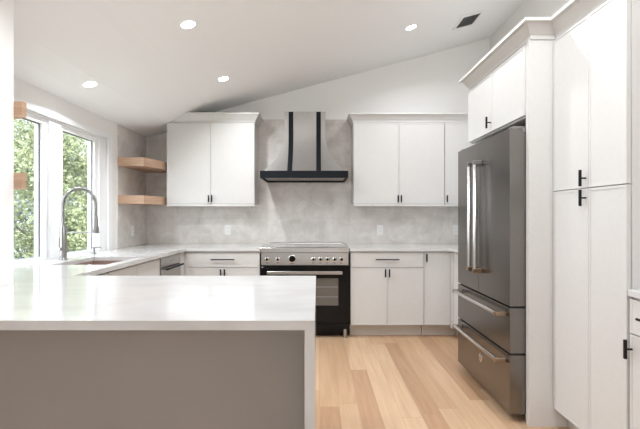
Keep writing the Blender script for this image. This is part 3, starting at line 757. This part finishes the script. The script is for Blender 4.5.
# ---- ceiling fixtures
slope = math.atan(0.2685)
def ceil_thing(o, x, y, tilt):
    o.location = (x, y, ceil_h(x)-0.001); o.rotation_euler = (0, -tilt, 0)
def local_obj(name, bm, m, parent, smooth=False):
    bmesh.ops.recalc_face_normals(bm, faces=bm.faces)
    me = bpy.data.meshes.new(name); bm.to_mesh(me); bm.free(); me.materials.append(M[m])
    if smooth: me.polygons.foreach_set('use_smooth', [True]*len(me.polygons)); me.set_sharp_from_angle(angle=math.radians(40))
    o = bpy.data.objects.new(name, me); C.objects.link(o); o.parent = parent; return o
for lab, x, y in (('round recessed ceiling light, largest and nearest, above the peninsula', -0.892, 2.834), ('round recessed ceiling light near the window wall', -1.733, 3.136),
                  ('round recessed ceiling light just above the left wall cabinet', -0.902, 3.945), ('round recessed ceiling light on the right, near the air vent', 0.887, 3.918),
                  ('added unseen recessed ceiling light on the right, above the refrigerator aisle', 0.887, 2.834),
                  ('added unseen recessed ceiling light above the near right aisle', 0.887, 1.75), ('added unseen recessed ceiling light straight above the near peninsula edge', -0.892, 1.75)):  # last three lights are added out of view to brighten the kitchen
    tilt = slope if x > -1.25 else math.atan((ceil_h(x+0.05)-ceil_h(x-0.05))/0.1)
    t = thing('ceiling_light', lab, 'ceiling light', (0, 0, 0), 'recessed ceiling lights'); ceil_thing(t, x, y, tilt)
    bm = bmesh.new()
    prof = [(0.0465, -0.001), (0.048, -0.005), (0.054, -0.003), (0.056, -0.0), (0.0465, 0.0)]
    n = 32; rings = [[bm.verts.new((r_*math.cos(2*PI*k/n), r_*math.sin(2*PI*k/n), h_)) for k in range(n)] for r_, h_ in prof]
    for a, b in zip(rings, rings[1:]+rings[:1]):
        for k in range(n): bm.faces.new((a[k], a[(k+1) % n], b[(k+1) % n], b[k]))
    local_obj('trim_ring', bm, 'trim', t, True)
    bm = bmesh.new(); lathe(bm, [(0.046, -0.0008), (0.046, -0.0045)], (0, 0, 0), n=32); local_obj('lens', bm, 'lens', t)
    l = bpy.data.lights.new('lamp_glow', 'AREA'); l.shape = 'DISK'; l.size = 0.1; l.spread = math.radians(152); l.energy = 9; l.color = (0.935, 0.98, 1.03)
    lo = bpy.data.objects.new('lamp_glow', l); C.objects.link(lo); lo.parent = t; lo.location = (0, 0, -0.012)
t = thing('ceiling_vent', 'grey slatted rectangular air vent in the sloped ceiling', 'vent', (0, 0, 0)); ceil_thing(t, 1.505, 4.13, slope)
bm = bmesh.new(); grid_solid(bm, [-0.115, -0.09, 0.09, 0.115], [-0.14, -0.12, 0.12, 0.14], lambda i, j: not (i == 1 and j == 1), 'Z', -0.010, -0.0005); local_obj('frame', bm, 'ceiling', t)
bm = bmesh.new(); bx(bm, -0.09, 0.09, -0.12, 0.12, -0.003, -0.0005); local_obj('backing', bm, 'slot', t)
for k in range(11):
    bm = bmesh.new(); x = -0.082+k*0.0164; prism(bm, [(x-0.005, -0.010), (x-0.003, -0.010), (x+0.004, -0.0035), (x+0.002, -0.0035)], 'Y', -0.119, 0.119); local_obj('slat', bm, 'grille', t)

# ------------------------------------------------------------------ garden outside the sink window
struct('ground', box(-30, XL-0.25, -8, 34, -0.42, -0.40), 'lawn')
random.seed(5)
def tree(name, label, cat, x, y, h, rad, m, n, ls, z0=-0.4, group=None, low=0.12):
    t = thing(name, label, cat, (x, y, z0), group)
    bm = bmesh.new()
    top = Vector((x+random.uniform(-.2, .2), y+random.uniform(-.2, .2), z0+h*0.8))
    base = Vector((x, y, z0))
    tube(bm, [base.lerp(top, k/6)+Vector((random.uniform(-.04, .04), random.uniform(-.04, .04), 0))*(k > 0) for k in range(7)], [0.035*h/2*(1-k/7.5) for k in range(7)], 8)
    tips = []
    for k in range(26):
        f = random.uniform(low, 0.95); s = base.lerp(top, f); a = random.uniform(0, 2*PI)
        rr = rad*math.sqrt(max(0.05, 1-((f-0.5)/0.62)**2))*random.uniform(0.6, 1.05)
        e_ = s + Vector((math.cos(a)*rr, math.sin(a)*rr, h*random.uniform(0.02, 0.22)))
        mid = s.lerp(e_, 0.5)+Vector((0, 0, 0.05*h)); tube(bm, [s, mid, e_], [0.008*h, 0.005*h, 0.002*h], 5); tips += [e_, mid, s.lerp(e_, 0.75)]
    obj('trunk', bm, 'bark', t)
    bm = bmesh.new()
    for k in range(n):
        c = random.choice(tips); q = rad*0.42
        p = c + Vector((random.gauss(0, 1), random.gauss(0, 1), random.gauss(0, 1)))*q*0.45
        if p.z < z0+0.03: continue
        d = Vector((random.gauss(0, 1), random.gauss(0, 1), random.gauss(0, 0.7))).normalized(); s_ = d.cross(Vector((random.gauss(0, 1), random.gauss(0, 1), random.gauss(0, 1)))).normalized()
        L1 = ls*random.uniform(0.6, 1.3); W1 = L1*0.32; up = d.cross(s_)*L1*0.12
        v = [bm.verts.new(q_) for q_ in (p, p+d*L1*0.5+s_*W1+up, p+d*L1, p+d*L1*0.5-s_*W1+up)]
        bm.faces.new((v[0], v[1], v[2])); bm.faces.new((v[0], v[2], v[3]))
    # leaves: no doubles merging needed
    off = Vector(t.location); bmesh.ops.translate(bm, verts=bm.verts, vec=-off)
    me = bpy.data.meshes.new('foliage'); bm.to_mesh(me); bm.free(); me.materials.append(M[m])
    o = bpy.data.objects.new('foliage', me); C.objects.link(o); o.parent = t
    return t
tree('garden_tree', 'yellow-green leafy tree seen through the left window pane', 'tree', -4.5, 6.6, 3.6, 1.0, 'leaf1', 16000, 0.065)
tree('garden_tree', 'grey-green leafy tree seen through the right window pane', 'tree', -6.0, 8.6, 3.9, 1.1, 'leaf3', 14000, 0.07)
tree('garden_tree', 'dark green tree at the far side of the right window pane', 'tree', -5.9, 11.6, 4.6, 1.1, 'leaf2', 12000, 0.085)
tree('garden_tree', 'tall dark green tree behind the yellow-green one', 'tree', -9.2, 9.2, 5.4, 1.4, 'leaf2', 12000, 0.09)
tree('garden_tree', 'tall pale tree behind the others in both panes', 'tree', -9.6, 14.4, 5.6, 1.7, 'leaf3', 12000, 0.1)
tree('garden_shrub', 'low bright yellow-green shrub at the foot of the window view', 'shrub', -4.3, 5.1, 1.5, 0.5, 'leaf1', 4500, 0.045)
bm = bmesh.new(); prism(bm, [(-7.4, 5.0), (-7.25, 5.0), (-7.25, 16), (-7.4, 16)], 'Z', -0.4, 0.35)
bx(bm, -7.44, -7.21, 5.0, 16, 0.35, 0.41)
tag(obj('garden_wall', bm, 'pale', origin=(-7.32, 10, -0.4)), 'low pale masonry wall behind the garden shrubs', 'wall')
